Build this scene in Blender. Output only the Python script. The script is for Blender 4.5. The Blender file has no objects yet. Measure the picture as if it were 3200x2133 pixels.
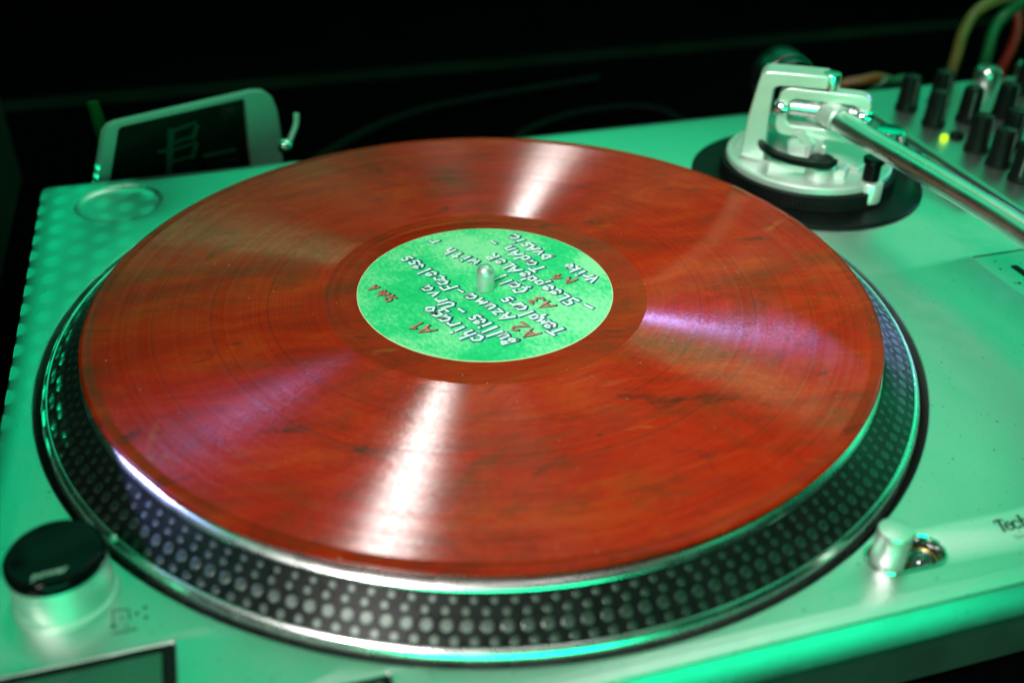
import bpy, bmesh, math, random
from mathutils import Vector, Matrix
random.seed(7)
S = 0.001                       # all numbers below are millimetres; z = 0 is the deck of the turntable
scene = bpy.context.scene
COL = scene.collection

# ------------------------------------------------------------------ camera
cam_d = bpy.data.cameras.new('camera')
cam = bpy.data.objects.new('camera', cam_d)
COL.objects.link(cam)
cam.location = (-92.34*S, -338.0*S, 226.5*S)
cam.rotation_euler = (0.9785, -0.0129, -0.2889)
cam_d.sensor_width = 36.0
cam_d.lens = 36.55
cam_d.clip_start = 0.01
cam_d.clip_end = 50
cam_d.dof.use_dof = True
cam_d.dof.focus_distance = 0.400
cam_d.dof.aperture_fstop = 5.8
cam_d.dof.aperture_blades = 0
scene.camera = cam

# ------------------------------------------------------------------ world, lamps, exposure
world = bpy.data.worlds.new('World')
scene.world = world
world.use_nodes = True
wb = world.node_tree.nodes['Background']
wb.inputs['Color'].default_value = (0.0, 0.010, 0.005, 1)
wb.inputs['Strength'].default_value = 1.0
scene.view_settings.view_transform = 'Standard'
scene.view_settings.look = 'None'
scene.view_settings.exposure = 0.12
scene.view_settings.gamma = 1

def aim(o, loc, to):
    o.location = Vector(loc)*S
    d = (Vector(to)-Vector(loc)).normalized()
    o.rotation_euler = d.to_track_quat('-Z', 'Y').to_euler()

def area(name, loc, to, sx, sy, col, power):
    l = bpy.data.lights.new(name, 'AREA'); l.shape = 'RECTANGLE'
    l.size = sx*S; l.size_y = sy*S; l.color = col; l.energy = power
    o = bpy.data.objects.new(name, l); COL.objects.link(o); aim(o, loc, to); return o

def spot(name, loc, to, ang, blend, radius, col, power):
    l = bpy.data.lights.new(name, 'SPOT'); l.spot_size = math.radians(ang); l.spot_blend = blend
    l.shadow_soft_size = radius*S; l.color = col; l.energy = power
    o = bpy.data.objects.new(name, l); COL.objects.link(o); aim(o, loc, to); return o

GREEN = (0.0, 1.0, 0.40)
spot('white_key_lamp', (-585, -620, 930), (105, -40, 15), 24, 1.0, 150, (1.0, 0.95, 0.91), 78)
area('white_ceiling_lamp', (330, 400, 1050), (330, 380, 0), 760, 240, (1.0, 0.97, 0.95), 1.3)
area('white_overhead_lamp', (70, -480, 1150), (40, -200, 0), 230, 220, (1.0, 0.97, 0.95), 0.5)
area('green_overhead_fill', (560, -120, 1250), (400, -80, 0), 700, 1000, GREEN, 3.4)  # added fill so the arm tube reflects green
area('green_corner_fill', (-480, 760, 1050), (-300, 300, 0), 620, 560, GREEN, 1.1)  # added fill, greens the reflection in the front-left deck
area('green_right_panel', (1500, 250, 470), (150, -100, 0), 700, 500, GREEN, 2.3)
area('green_left_panel', (-800, 160, 960), (-100, -100, 0), 500, 400, GREEN, 0.45)
spot('purple_spot_lamp', (-1300, 760, 1150), (-112, -69, 15), 3.6, 1.0, 22, (0.40, 0.40, 1.0), 80)
spot('purple_spot_lamp', (1500, 650, 400), (80, -50, 15), 5.2, 1.0, 25, (0.42, 0.38, 1.0), 44)
area('green_stage_panel', (1250, 1350, 1150), (1150, 1200, 0), 2200, 2000, GREEN, 11)
area('green_stage_panel', (-500, 2000, 1000), (-100, 0, 0), 1400, 1000, GREEN, 2.6)
area('green_booth_strip', (20, -430, -270), (20, -177, -10), 700, 160, (0.0, 1.0, 0.42), 1.0)
area('green_floor_panel', (-150, -900, 150), (0, -170, -10), 700, 300, GREEN, 6.0)
spot('green_side_lamp', (-640, 75, 110), (-140, 75, 0), 28, 0.7, 3, (0.0, 1.0, 0.42), 150)

# ------------------------------------------------------------------ materials
MATS = {}
def mat(name, col, rough=0.5, metal=0.0, spec=0.5, noise=0.0, nscale=40, bump=0.0, bscale=200, coat=0.0,
        rvar=0.0, rscale=60, emit=None, estr=0.0, col2=None):
    m = bpy.data.materials.new(name); m.use_nodes = True
    nt = m.node_tree; b = nt.nodes['Principled BSDF']
    b.inputs['Roughness'].default_value = rough
    b.inputs['Metallic'].default_value = metal
    b.inputs['Specular IOR Level'].default_value = spec
    b.inputs['Coat Weight'].default_value = coat
    b.inputs['Coat Roughness'].default_value = 0.08
    tc = nt.nodes.new('ShaderNodeTexCoord')
    def ntex(scale, detail=5):
        n = nt.nodes.new('ShaderNodeTexNoise'); n.inputs['Scale'].default_value = scale
        n.inputs['Detail'].default_value = detail
        nt.links.new(tc.outputs['Object'], n.inputs['Vector']); return n
    c2 = col2 if col2 else tuple(max(0, c*(1-noise)) for c in col)
    n = ntex(nscale)
    r = nt.nodes.new('ShaderNodeValToRGB')
    r.color_ramp.elements[0].position = 0.35; r.color_ramp.elements[1].position = 0.68
    r.color_ramp.elements[0].color = (*c2, 1); r.color_ramp.elements[1].color = (*col, 1)
    nt.links.new(n.outputs['Fac'], r.inputs['Fac'])
    nt.links.new(r.outputs['Color'], b.inputs['Base Color'])
    if rvar:
        n2 = ntex(rscale, 8)
        mr = nt.nodes.new('ShaderNodeMapRange')
        mr.inputs['From Min'].default_value = 0.3; mr.inputs['From Max'].default_value = 0.7
        mr.inputs['To Min'].default_value = max(0.02, rough-rvar); mr.inputs['To Max'].default_value = min(1, rough+rvar)
        nt.links.new(n2.outputs['Fac'], mr.inputs['Value'])
        nt.links.new(mr.outputs['Result'], b.inputs['Roughness'])
    if bump:
        n3 = ntex(bscale, 3)
        bp = nt.nodes.new('ShaderNodeBump'); bp.inputs['Strength'].default_value = bump
        bp.inputs['Distance'].default_value = 0.0003
        nt.links.new(n3.outputs['Fac'], bp.inputs['Height'])
        nt.links.new(bp.outputs['Normal'], b.inputs['Normal'])
    if emit:
        b.inputs['Emission Color'].default_value = (*emit, 1)
        b.inputs['Emission Strength'].default_value = estr
    MATS[name] = m
    return m

def link(nt, a, b): nt.links.new(a, b)

# painted aluminium deck: fine metallic flake, dust specks, faint scratches and smears
m = mat('deck_paint', (0.62, 0.64, 0.63), rough=0.39, metal=1.0, noise=0.08, nscale=14, rvar=0.025, rscale=120, bump=0.16, bscale=1100)
nt = m.node_tree; bs = nt.nodes['Principled BSDF']
tc = nt.nodes.new('ShaderNodeTexCoord')
v = nt.nodes.new('ShaderNodeTexNoise'); v.inputs['Scale'].default_value = 620; v.inputs['Detail'].default_value = 2
link(nt, tc.outputs['Object'], v.inputs['Vector'])
vr = nt.nodes.new('ShaderNodeMapRange'); vr.inputs['From Min'].default_value = 0.68; vr.inputs['From Max'].default_value = 0.76
link(nt, v.outputs['Fac'], vr.inputs['Value'])
old = bs.inputs['Base Color'].links[0].from_socket
mx = nt.nodes.new('ShaderNodeMixRGB'); mx.inputs['Color2'].default_value = (0.12, 0.13, 0.12, 1)
link(nt, vr.outputs['Result'], mx.inputs['Fac']); link(nt, old, mx.inputs['Color1']); link(nt, mx.outputs['Color'], bs.inputs['Base Color'])
# metallic flake lobe without long tails, plus a little diffuse pigment
fl = nt.nodes.new('ShaderNodeBsdfAnisotropic'); fl.distribution = 'BECKMANN'
link(nt, mx.outputs['Color'], fl.inputs['Color'])
link(nt, bs.inputs['Roughness'].links[0].from_socket, fl.inputs['Roughness']); link(nt, bs.inputs['Normal'].links[0].from_socket, fl.inputs['Normal'])
df = nt.nodes.new('ShaderNodeBsdfDiffuse'); df.inputs['Color'].default_value = (0.038, 0.038, 0.038, 1)
ad2 = nt.nodes.new('ShaderNodeAddShader'); link(nt, fl.outputs['BSDF'], ad2.inputs[0]); link(nt, df.outputs['BSDF'], ad2.inputs[1])
link(nt, ad2.outputs['Shader'], nt.nodes['Material Output'].inputs['Surface'])

mat('polished_alloy', (0.80, 0.81, 0.80), rough=0.27, metal=1.0, noise=0.08, nscale=60, rvar=0.04, rscale=120)
mat('satin_alloy', (0.74, 0.76, 0.74), rough=0.40, metal=0.55, noise=0.10, nscale=50, rvar=0.06, rscale=90)
mat('brushed_alloy', (0.72, 0.74, 0.72), rough=0.36, metal=0.78, noise=0.10, nscale=160, rvar=0.06, rscale=200)
mat('chrome', (0.85, 0.86, 0.86), rough=0.12, metal=1.0, noise=0.05, nscale=70)
mat('arm_tube_alloy', (0.72, 0.74, 0.72), rough=0.30, metal=1.0, noise=0.06, nscale=90, rvar=0.04)
mat('dark_metal', (0.10, 0.11, 0.105), rough=0.30, metal=1.0, noise=0.2, nscale=60, rvar=0.05)
mat('strobe_band', (0.008, 0.009, 0.009), rough=0.28, metal=0.0, spec=0.22, noise=0.4, nscale=80, rvar=0.06, rscale=150, bump=0.06, bscale=800)
mat('strobe_dot_metal', (0.125, 0.15, 0.135), rough=0.36, metal=0.95, noise=0.35, nscale=300, rvar=0.10, rscale=500)
mat('black_gloss', (0.004, 0.004, 0.005), rough=0.14, spec=0.10, noise=0.3, nscale=90, rvar=0.04)
mat('black_plastic', (0.006, 0.007, 0.007), rough=0.42, spec=0.12, noise=0.4, nscale=90, bump=0.05, bscale=500)
mat('black_matt', (0.006, 0.007, 0.007), rough=0.75, spec=0.2, noise=0.4, nscale=60, bump=0.1, bscale=300)
mat('rubber', (0.03, 0.034, 0.032), rough=0.62, spec=0.35, noise=0.45, nscale=30, bump=0.15, bscale=260)
mat('felt', (0.008, 0.008, 0.009), rough=0.95, spec=0.1, noise=0.5, nscale=200, bump=0.3, bscale=600)
mat('button_glass', (0.10, 0.15, 0.13), rough=0.28, metal=0.6, noise=0.2, nscale=30, rvar=0.05)
mat('print_black', (0.004, 0.010, 0.007), rough=0.5, noise=0.3, nscale=200)
mat('print_grey', (0.08, 0.13, 0.10), rough=0.5, noise=0.3, nscale=200)
mat('print_pale', (0.45, 0.55, 0.48), rough=0.5, noise=0.2, nscale=200)
mat('mixer_paint', (0.50, 0.53, 0.51), rough=0.42, metal=0.75, noise=0.15, nscale=25, rvar=0.05)
mat('pale_housing', (0.42, 0.45, 0.43), rough=0.45, metal=0.3, noise=0.15, nscale=30, rvar=0.06)
mat('dark_screen', (0.004, 0.007, 0.005), rough=0.22, spec=0.35, noise=0.4, nscale=30)
mat('screen_print', (0.013, 0.045, 0.03), rough=0.5, noise=0.3, nscale=120)
mat('cable_yellow', (0.16, 0.10, 0.02), rough=0.4, noise=0.2, nscale=80)
mat('cable_green', (0.006, 0.09, 0.03), rough=0.4, noise=0.2, nscale=80)
mat('stick_green', (0.006, 0.05, 0.012), rough=0.6, spec=0.1, noise=0.2, nscale=80)
mat('cable_red', (0.28, 0.008, 0.005), rough=0.4, noise=0.2, nscale=80)
mat('cable_orange', (0.22, 0.05, 0.008), rough=0.4, noise=0.2, nscale=80)
mat('cable_black', (0.002, 0.003, 0.0028), rough=0.6, spec=0.05, noise=0.3, nscale=80)
mat('led', (0.3, 0.5, 0.02), rough=0.3, emit=(0.60, 1.0, 0.0), estr=0.9)
mat('table_top', (0.002, 0.0022, 0.0022), rough=0.9, spec=0.0, noise=0.6, nscale=400, bump=0.5, bscale=500)
mat('dark_floor', (0.003, 0.003, 0.003), rough=0.9, spec=0.05, noise=0.5, nscale=5)
mat('rail_paint', (0.009, 0.013, 0.011), rough=0.9, spec=0.0, noise=0.4, nscale=20)
mat('grille_paint', (0.014, 0.016, 0.015), rough=0.55, spec=0.3, noise=0.3, nscale=60)
mat('label_edge', (0.75, 0.72, 0.45), rough=0.7, noise=0.1, nscale=100)
mat('ink_white', (0.90, 0.90, 0.95), rough=0.55, noise=0.06, nscale=300)
mat('ink_outline', (0.008, 0.035, 0.20), rough=0.6, noise=0.5, nscale=250, col2=(0.004, 0.10, 0.10))
mat('ink_red', (0.92, 0.22, 0.16), rough=0.55, noise=0.25, nscale=300)
mat('ink_dark', (0.01, 0.05, 0.06), rough=0.6, noise=0.3, nscale=300)
mat('bulb_glass', (0.02, 0.05, 0.04), rough=0.05, spec=0.8, noise=0.2, nscale=80, coat=0.5)
mat('brass', (0.45, 0.30, 0.12), rough=0.3, metal=1.0, noise=0.2, nscale=90)

# green mottled paper of the label
m = mat('label_paper', (0.02, 0.62, 0.22), rough=0.55, spec=0.35, noise=0.2, nscale=60)
nt = m.node_tree; bs = nt.nodes['Principled BSDF']
tc = nt.nodes.new('ShaderNodeTexCoord')
n1 = nt.nodes.new('ShaderNodeTexNoise'); n1.inputs['Scale'].default_value = 38; n1.inputs['Detail'].default_value = 6
n2 = nt.nodes.new('ShaderNodeTexNoise'); n2.inputs['Scale'].default_value = 700; n2.inputs['Detail'].default_value = 4
mp = nt.nodes.new('ShaderNodeMapping'); mp.inputs['Scale'].default_value = (1.0, 0.55, 1.0); mp.inputs['Rotation'].default_value = (0, 0, 0.6)
link(nt, tc.outputs['Object'], n1.inputs['Vector']); link(nt, tc.outputs['Object'], mp.inputs['Vector']); link(nt, mp.outputs['Vector'], n2.inputs['Vector'])
ad = nt.nodes.new('ShaderNodeMath'); ad.operation = 'MULTIPLY_ADD'; ad.inputs[1].default_value = 0.55
sb = nt.nodes.new('ShaderNodeMath'); sb.operation = 'SUBTRACT'; sb.inputs[1].default_value = 0.5
link(nt, n2.outputs['Fac'], sb.inputs[0]); link(nt, sb.outputs[0], ad.inputs[0]); link(nt, n1.outputs['Fac'], ad.inputs[2])
rp = nt.nodes.new('ShaderNodeValToRGB')
e = rp.color_ramp.elements
e[0].position = 0.30; e[0].color = (0.006, 0.48, 0.16, 1)
e[1].position = 0.66; e[1].color = (0.30, 0.74, 0.40, 1)
k = e.new(0.47); k.color = (0.035, 0.60, 0.23, 1)
link(nt, ad.outputs[0], rp.inputs['Fac']); link(nt, rp.outputs['Color'], bs.inputs['Base Color'])

GROOVE = 0.045
# marbled vinyl, with and without grooves
def vinyl(name, grooved):
    m = bpy.data.materials.new(name); m.use_nodes = True; MATS[name] = m
    nt = m.node_tree; b = nt.nodes['Principled BSDF']
    tc = nt.nodes.new('ShaderNodeTexCoord')
    mp = nt.nodes.new('ShaderNodeMapping'); mp.inputs['Scale'].default_value = (0.62, 1.35, 1.0); mp.inputs['Rotation'].default_value = (0, 0, 0.30)
    link(nt, tc.outputs['Object'], mp.inputs['Vector'])
    def nz(scale, detail, dist, rough=0.6, vec=None):
        n = nt.nodes.new('ShaderNodeTexNoise'); n.inputs['Scale'].default_value = scale; n.inputs['Detail'].default_value = detail
        n.inputs['Distortion'].default_value = dist; n.inputs['Roughness'].default_value = rough
        link(nt, vec or mp.outputs['Vector'], n.inputs['Vector']); return n
    a = nz(34, 14, 0.8, 0.78)
    r1 = nt.nodes.new('ShaderNodeValToRGB'); e = r1.color_ramp.elements
    e[0].position = 0.30; e[0].color = (0.21, 0.009, 0.001, 1)
    e[1].position = 0.72; e[1].color = (0.49, 0.042, 0.003, 1)
    q = e.new(0.50); q.color = (0.42, 0.011, 0.0008, 1)
    link(nt, a.outputs['Fac'], r1.inputs['Fac'])
    # brown smoke
    s = nz(22, 14, 0.9, 0.78)
    r2 = nt.nodes.new('ShaderNodeMapRange'); r2.inputs['From Min'].default_value = 0.50; r2.inputs['From Max'].default_value = 0.70; r2.inputs['To Max'].default_value = 0.80
    link(nt, s.outputs['Fac'], r2.inputs['Value'])
    x1 = nt.nodes.new('ShaderNodeMixRGB'); x1.inputs['Color2'].default_value = (0.085, 0.026, 0.006, 1)
    link(nt, r2.outputs['Result'], x1.inputs['Fac']); link(nt, r1.outputs['Color'], x1.inputs['Color1'])
    # black wisps
    mp2 = nt.nodes.new('ShaderNodeMapping'); mp2.inputs['Scale'].default_value = (0.8, 1.7, 1.0); mp2.inputs['Rotation'].default_value = (0, 0, -0.35); mp2.inputs['Location'].default_value = (0.13, 0.31, 0)
    link(nt, tc.outputs['Object'], mp2.inputs['Vector'])
    w = nz(46, 8, 0.7, 0.66, mp2.outputs['Vector'])
    r3 = nt.nodes.new('ShaderNodeMapRange'); r3.inputs['From Min'].default_value = 0.59; r3.inputs['From Max'].default_value = 0.70; r3.inputs['To Max'].default_value = 0.70
    link(nt, w.outputs['Fac'], r3.inputs['Value'])
    x2 = nt.nodes.new('ShaderNodeMixRGB'); x2.inputs['Color2'].default_value = (0.014, 0.010, 0.005, 1)
    link(nt, r3.outputs['Result'], x2.inputs['Fac']); link(nt, x1.outputs['Color'], x2.inputs['Color1'])
    # bright orange wisps
    w2 = nz(30, 6, 1.2, 0.6, mp2.outputs['Vector'])
    w2.inputs['Scale'].default_value = 19
    r4 = nt.nodes.new('ShaderNodeMapRange'); r4.inputs['From Min'].default_value = 0.66; r4.inputs['From Max'].default_value = 0.78; r4.inputs['To Max'].default_value = 0.8
    link(nt, w2.outputs['Fac'], r4.inputs['Value'])
    x3 = nt.nodes.new('ShaderNodeMixRGB'); x3.inputs['Color2'].default_value = (0.50, 0.15, 0.03, 1)
    link(nt, r4.outputs['Result'], x3.inputs['Fac']); link(nt, x2.outputs['Color'], x3.inputs['Color1'])
    # groove relief and haze-free track gaps painted as tone, a little dust
    vm = nt.nodes.new('ShaderNodeVectorMath'); vm.operation = 'MULTIPLY'; vm.inputs[1].default_value = (1, 1, 0); link(nt, tc.outputs['Object'], vm.inputs[0])
    vl = nt.nodes.new('ShaderNodeVectorMath'); vl.operation = 'LENGTH'; link(nt, vm.outputs['Vector'], vl.inputs[0])
    gn = nt.nodes.new('ShaderNodeTexNoise'); gn.noise_dimensions = '1D'; gn.inputs['Scale'].default_value = 900; gn.inputs['Detail'].default_value = 4; link(nt, vl.outputs['Value'], gn.inputs['W'])
    gr_ = nt.nodes.new('ShaderNodeMapRange'); gr_.inputs['From Min'].default_value = 0.3; gr_.inputs['From Max'].default_value = 0.7; gr_.inputs['To Min'].default_value = 0.89 if grooved else 0.76; gr_.inputs['To Max'].default_value = 1.08 if grooved else 0.82  # smooth vinyl darkened in colour to stand for its missing groove haze
    link(nt, gn.outputs['Fac'], gr_.inputs['Value']); last_v = gr_.outputs['Result']
    for rad in (0.0838, 0.1046, 0.1259):
        cp = nt.nodes.new('ShaderNodeMath'); cp.operation = 'COMPARE'; cp.inputs[1].default_value = rad; cp.inputs[2].default_value = 0.00042; link(nt, vl.outputs['Value'], cp.inputs[0])
        ma = nt.nodes.new('ShaderNodeMath'); ma.operation = 'MULTIPLY_ADD'; ma.inputs[1].default_value = -0.22 if grooved else 0.0
        link(nt, cp.outputs[0], ma.inputs[0]); link(nt, last_v, ma.inputs[2]); last_v = ma.outputs[0]
    vs = nt.nodes.new('ShaderNodeVectorMath'); vs.operation = 'SCALE'; link(nt, x3.outputs['Color'], vs.inputs[0]); link(nt, last_v, vs.inputs['Scale'])
    dn = nt.nodes.new('ShaderNodeTexNoise'); dn.inputs['Scale'].default_value = 720; dn.inputs['Detail'].default_value = 1; link(nt, tc.outputs['Object'], dn.inputs['Vector'])
    dr = nt.nodes.new('ShaderNodeMapRange'); dr.inputs['From Min'].default_value = 0.765; dr.inputs['From Max'].default_value = 0.84; dr.inputs['To Max'].default_value = 0.5; link(nt, dn.outputs['Fac'], dr.inputs['Value'])
    x4 = nt.nodes.new('ShaderNodeMixRGB'); x4.inputs['Color2'].default_value = (0.5, 0.42, 0.36, 1)
    link(nt, dr.outputs['Result'], x4.inputs['Fac']); link(nt, vs.outputs['Vector'], x4.inputs['Color1'])
    link(nt, x4.outputs['Color'], b.inputs['Base Color'])
    b.inputs['Specular IOR Level'].default_value = 0.5
    if grooved:
        tg = nt.nodes.new('ShaderNodeTangent'); tg.direction_type = 'RADIAL'; tg.axis = 'Z'
        link(nt, tg.outputs['Tangent'], b.inputs['Tangent'])
        b.inputs['Anisotropic'].default_value = 1.0
        # radius -> bands of louder and quieter groove
        sx = nt.nodes.new('ShaderNodeVectorMath'); sx.operation = 'MULTIPLY'; sx.inputs[1].default_value = (1, 1, 0)
        ln = nt.nodes.new('ShaderNodeVectorMath'); ln.operation = 'LENGTH'
        link(nt, tc.outputs['Object'], sx.inputs[0]); link(nt, sx.outputs['Vector'], ln.inputs[0])
        n1d = nt.nodes.new('ShaderNodeTexNoise'); n1d.noise_dimensions = '1D'; n1d.inputs['Scale'].default_value = 260; n1d.inputs['Detail'].default_value = 6
        link(nt, ln.outputs['Value'], n1d.inputs['W'])
        n1e = nt.nodes.new('ShaderNodeTexNoise'); n1e.inputs['Scale'].default_value = 1000; n1e.inputs['Detail'].default_value = 2
        link(nt, tc.outputs['Object'], n1e.inputs['Vector'])
        mr = nt.nodes.new('ShaderNodeMapRange'); mr.inputs['From Min'].default_value = 0.3; mr.inputs['From Max'].default_value = 0.7
        mr.inputs['To Min'].default_value = 0.29; mr.inputs['To Max'].default_value = 0.37
        link(nt, n1d.outputs['Fac'], mr.inputs['Value'])
        link(nt, mr.outputs['Result'], b.inputs['Roughness'])
        rr = nt.nodes.new('ShaderNodeMath'); rr.operation = 'MULTIPLY_ADD'; rr.inputs[1].default_value = 0.07
        rr.inputs[2].default_value = 0.25-0.035
        link(nt, n1e.outputs['Fac'], rr.inputs[0]); link(nt, rr.outputs[0], b.inputs['Anisotropic Rotation'])
        ms = nt.nodes.new('ShaderNodeMapRange'); ms.inputs['From Min'].default_value = 0.3; ms.inputs['From Max'].default_value = 0.7
        ms.inputs['To Min'].default_value = 0.02; ms.inputs['To Max'].default_value = 0.05
        link(nt, n1d.outputs['Fac'], ms.inputs['Value']); link(nt, ms.outputs['Result'], b.inputs['Specular IOR Level'])
        r0 = nt.nodes.new('ShaderNodeMath'); r0.operation = 'SUBTRACT'; r0.inputs[1].default_value = 0.25; link(nt, rr.outputs[0], r0.inputs[0])
        # the two walls of the V-shaped groove, facing outwards and inwards
        nr = nt.nodes.new('ShaderNodeVectorMath'); nr.operation = 'NORMALIZE'; link(nt, sx.outputs['Vector'], nr.inputs[0])
        ge = nt.nodes.new('ShaderNodeNewGeometry')
        outp = nt.nodes['Material Output']; last = b.outputs['BSDF']
        for k in (0.92, -1.30):
            sc_ = nt.nodes.new('ShaderNodeVectorMath'); sc_.operation = 'MULTIPLY_ADD'
            sc_.inputs[1].default_value = (k, k, k)
            link(nt, nr.outputs['Vector'], sc_.inputs[0]); link(nt, ge.outputs['Normal'], sc_.inputs[2])
            nn = nt.nodes.new('ShaderNodeVectorMath'); nn.operation = 'NORMALIZE'; link(nt, sc_.outputs['Vector'], nn.inputs[0])
            gl = nt.nodes.new('ShaderNodeBsdfAnisotropic'); gl.distribution = 'GGX'
            gl.inputs['Anisotropy'].default_value = 0.42
            gl.inputs['Roughness'].default_value = 0.26
            link(nt, r0.outputs[0], gl.inputs['Rotation']); link(nt, tg.outputs['Tangent'], gl.inputs['Tangent']); link(nt, nn.outputs['Vector'], gl.inputs['Normal'])
            cm = nt.nodes.new('ShaderNodeMapRange'); cm.inputs['From Min'].default_value = 0.3; cm.inputs['From Max'].default_value = 0.7
            cm.inputs['To Min'].default_value = GROOVE*0.85; cm.inputs['To Max'].default_value = GROOVE*1.15
            link(nt, n1d.outputs['Fac'], cm.inputs['Value'])
            gm = nt.nodes.new('ShaderNodeMapRange'); gm.inputs['From Min'].default_value = 0.3; gm.inputs['From Max'].default_value = 0.7
            gm.inputs['To Min'].default_value = 0.62; gm.inputs['To Max'].default_value = 1.38; link(nt, n1e.outputs['Fac'], gm.inputs['Value'])
            mu = nt.nodes.new('ShaderNodeMath'); mu.operation = 'MULTIPLY'; link(nt, cm.outputs['Result'], mu.inputs[0]); link(nt, gm.outputs['Result'], mu.inputs[1])
            link(nt, mu.outputs[0], gl.inputs['Color'])
            ads = nt.nodes.new('ShaderNodeAddShader'); link(nt, last, ads.inputs[0]); link(nt, gl.outputs['BSDF'], ads.inputs[1]); last = ads.outputs['Shader']
        link(nt, last, outp.inputs['Surface'])
    else:
        b.inputs['Roughness'].default_value = 0.22
        b.inputs['Specular IOR Level'].default_value = 0.14
    return m
vinyl('vinyl_grooved', True)
vinyl('vinyl_smooth', False)

# ------------------------------------------------------------------ mesh helpers (mm)
def mesh_obj(name, verts, faces, material, parent=None, smooth=35, mats=None, fmat=None):
    me = bpy.data.meshes.new(name)
    me.from_pydata([tuple(c*S for c in v) for v in verts], [], faces)
    for mm in (mats or [material]): me.materials.append(MATS[mm])
    if fmat: me.polygons.foreach_set('material_index', fmat)
    bm = bmesh.new(); bm.from_mesh(me)
    bmesh.ops.recalc_face_normals(bm, faces=bm.faces)
    bm.to_mesh(me); bm.free()
    if smooth:
        me.shade_smooth(); me.set_sharp_from_angle(angle=math.radians(smooth))
    o = bpy.data.objects.new(name, me); COL.objects.link(o)
    if parent: o.parent = parent
    return o

def thing(name, label, cat, group=None):
    o = bpy.data.objects.new(name, None); o.empty_display_size = 0.01; COL.objects.link(o)
    return tag(o, label, cat, group)

def tag(o, label, cat, group=None):
    o['label'] = label; o['category'] = cat
    if group: o['group'] = group
    return o

class Geo:
    """collects several shapes of one part"""
    def __init__(s): s.v = []; s.f = []; s.m = []
    def add(s, vf, mi=0, M=None):
        v, f = vf; n = len(s.v)
        for p in v: s.v.append(tuple(M @ Vector(p)) if M else tuple(p))
        for q in f: s.f.append([i+n for i in q]); s.m.append(mi)
        return s
    def build(s, name, mats, parent=None, smooth=35):
        mats = [mats] if isinstance(mats, str) else mats
        return mesh_obj(name, s.v, s.f, None, parent, smooth, mats, s.m)

def lathe(prof, n=64, c=(0, 0, 0), closed=False):
    v = []; f = []
    for i in range(n):
        a = 2*math.pi*i/n; ca, sa = math.cos(a), math.sin(a)
        for r, z in prof: v.append((c[0]+r*ca, c[1]+r*sa, c[2]+z))
    k = len(prof)
    for i in range(n):
        j = (i+1) % n
        for q in range(k if closed else k-1):
            w = (q+1) % k
            f.append([i*k+q, j*k+q, j*k+w, i*k+w])
    if not closed:
        if prof[0][0] > 1e-6 and prof[0][0] < 1e6 and prof[0][2:] == (): pass
    return v, f

def solid(prof, n=64, c=(0, 0, 0)):
    """lathe closed with end caps"""
    v, f = lathe(prof, n, c); k = len(prof)
    f.append([i*k for i in range(n)][::-1]); f.append([i*k+k-1 for i in range(n)])
    return v, f

def prism(poly, z0, z1, bev=0.0):
    n = len(poly); v = []; f = []
    if bev:
        cx = sum(p[0] for p in poly)/n; cy = sum(p[1] for p in poly)/n
        ins = []
        for i, (x, y) in enumerate(poly):
            a = Vector(poly[i-1]); b = Vector((x, y)); c = Vector(poly[(i+1) % n])
            d1 = (b-a).normalized(); d2 = (c-b).normalized()
            nn = Vector((-(d1.y+d2.y), d1.x+d2.x))
            nn = nn.normalized()/max(0.4, math.cos(0.5*d1.angle(d2, 0)))
            p = b+nn*bev; ins.append((p.x, p.y))
        area2 = sum(poly[i-1][0]*poly[i][1]-poly[i][0]*poly[i-1][1] for i in range(n))
        if area2 < 0: return prism(poly[::-1], z0, z1, bev)
        L = [(poly, z0), (poly, z1-bev), (ins, z1)]
    else:
        L = [(poly, z0), (poly, z1)]
    for pl, z in L: v += [(x, y, z) for x, y in pl]
    for l in range(len(L)-1):
        for i in range(n):
            j = (i+1) % n; f.append([l*n+i, l*n+j, (l+1)*n+j, (l+1)*n+i])
    f.append(list(range(n))[::-1]); f.append([(len(L)-1)*n+i for i in range(n)])
    return v, f

def rrect(x0, y0, x1, y1, r, n=5):
    out = []
    for cx, cy, a0 in ((x1-r, y1-r, 0), (x0+r, y1-r, 90), (x0+r, y0+r, 180), (x1-r, y0+r, 270)):
        for i in range(n+1):
            a = math.radians(a0+90*i/n); out.append((cx+r*math.cos(a), cy+r*math.sin(a)))
    return out

def circle(cx, cy, r, n=64):
    return [(cx+r*math.cos(2*math.pi*i/n), cy+r*math.sin(2*math.pi*i/n)) for i in range(n)]

def tube(path, r, n=16, caps=True):
    P = [Vector(p) for p in path]; v = []; f = []
    up = Vector((0, 0, 1))
    for i, p in enumerate(P):
        t = (P[min(i+1, len(P)-1)]-P[max(i-1, 0)]).normalized()
        if i == 0:
            a = t.cross(up)
            if a.length < 1e-3: a = t.cross(Vector((1, 0, 0)))
        else:
            a = a-t*a.dot(t)
        a.normalize(); b = a.cross(t)
        rr = r[i] if isinstance(r, (list, tuple)) else r
        for k in range(n):
            w = 2*math.pi*k/n; q = p+a*rr*math.cos(w)+b*rr*math.sin(w); v.append(tuple(q))
    for i in range(len(P)-1):
        for k in range(n):
            j = (k+1) % n; f.append([i*n+k, i*n+j, (i+1)*n+j, (i+1)*n+k])
    if caps: f.append(list(range(n))); f.append([(len(P)-1)*n+k for k in range(n)][::-1])
    return v, f

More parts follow.
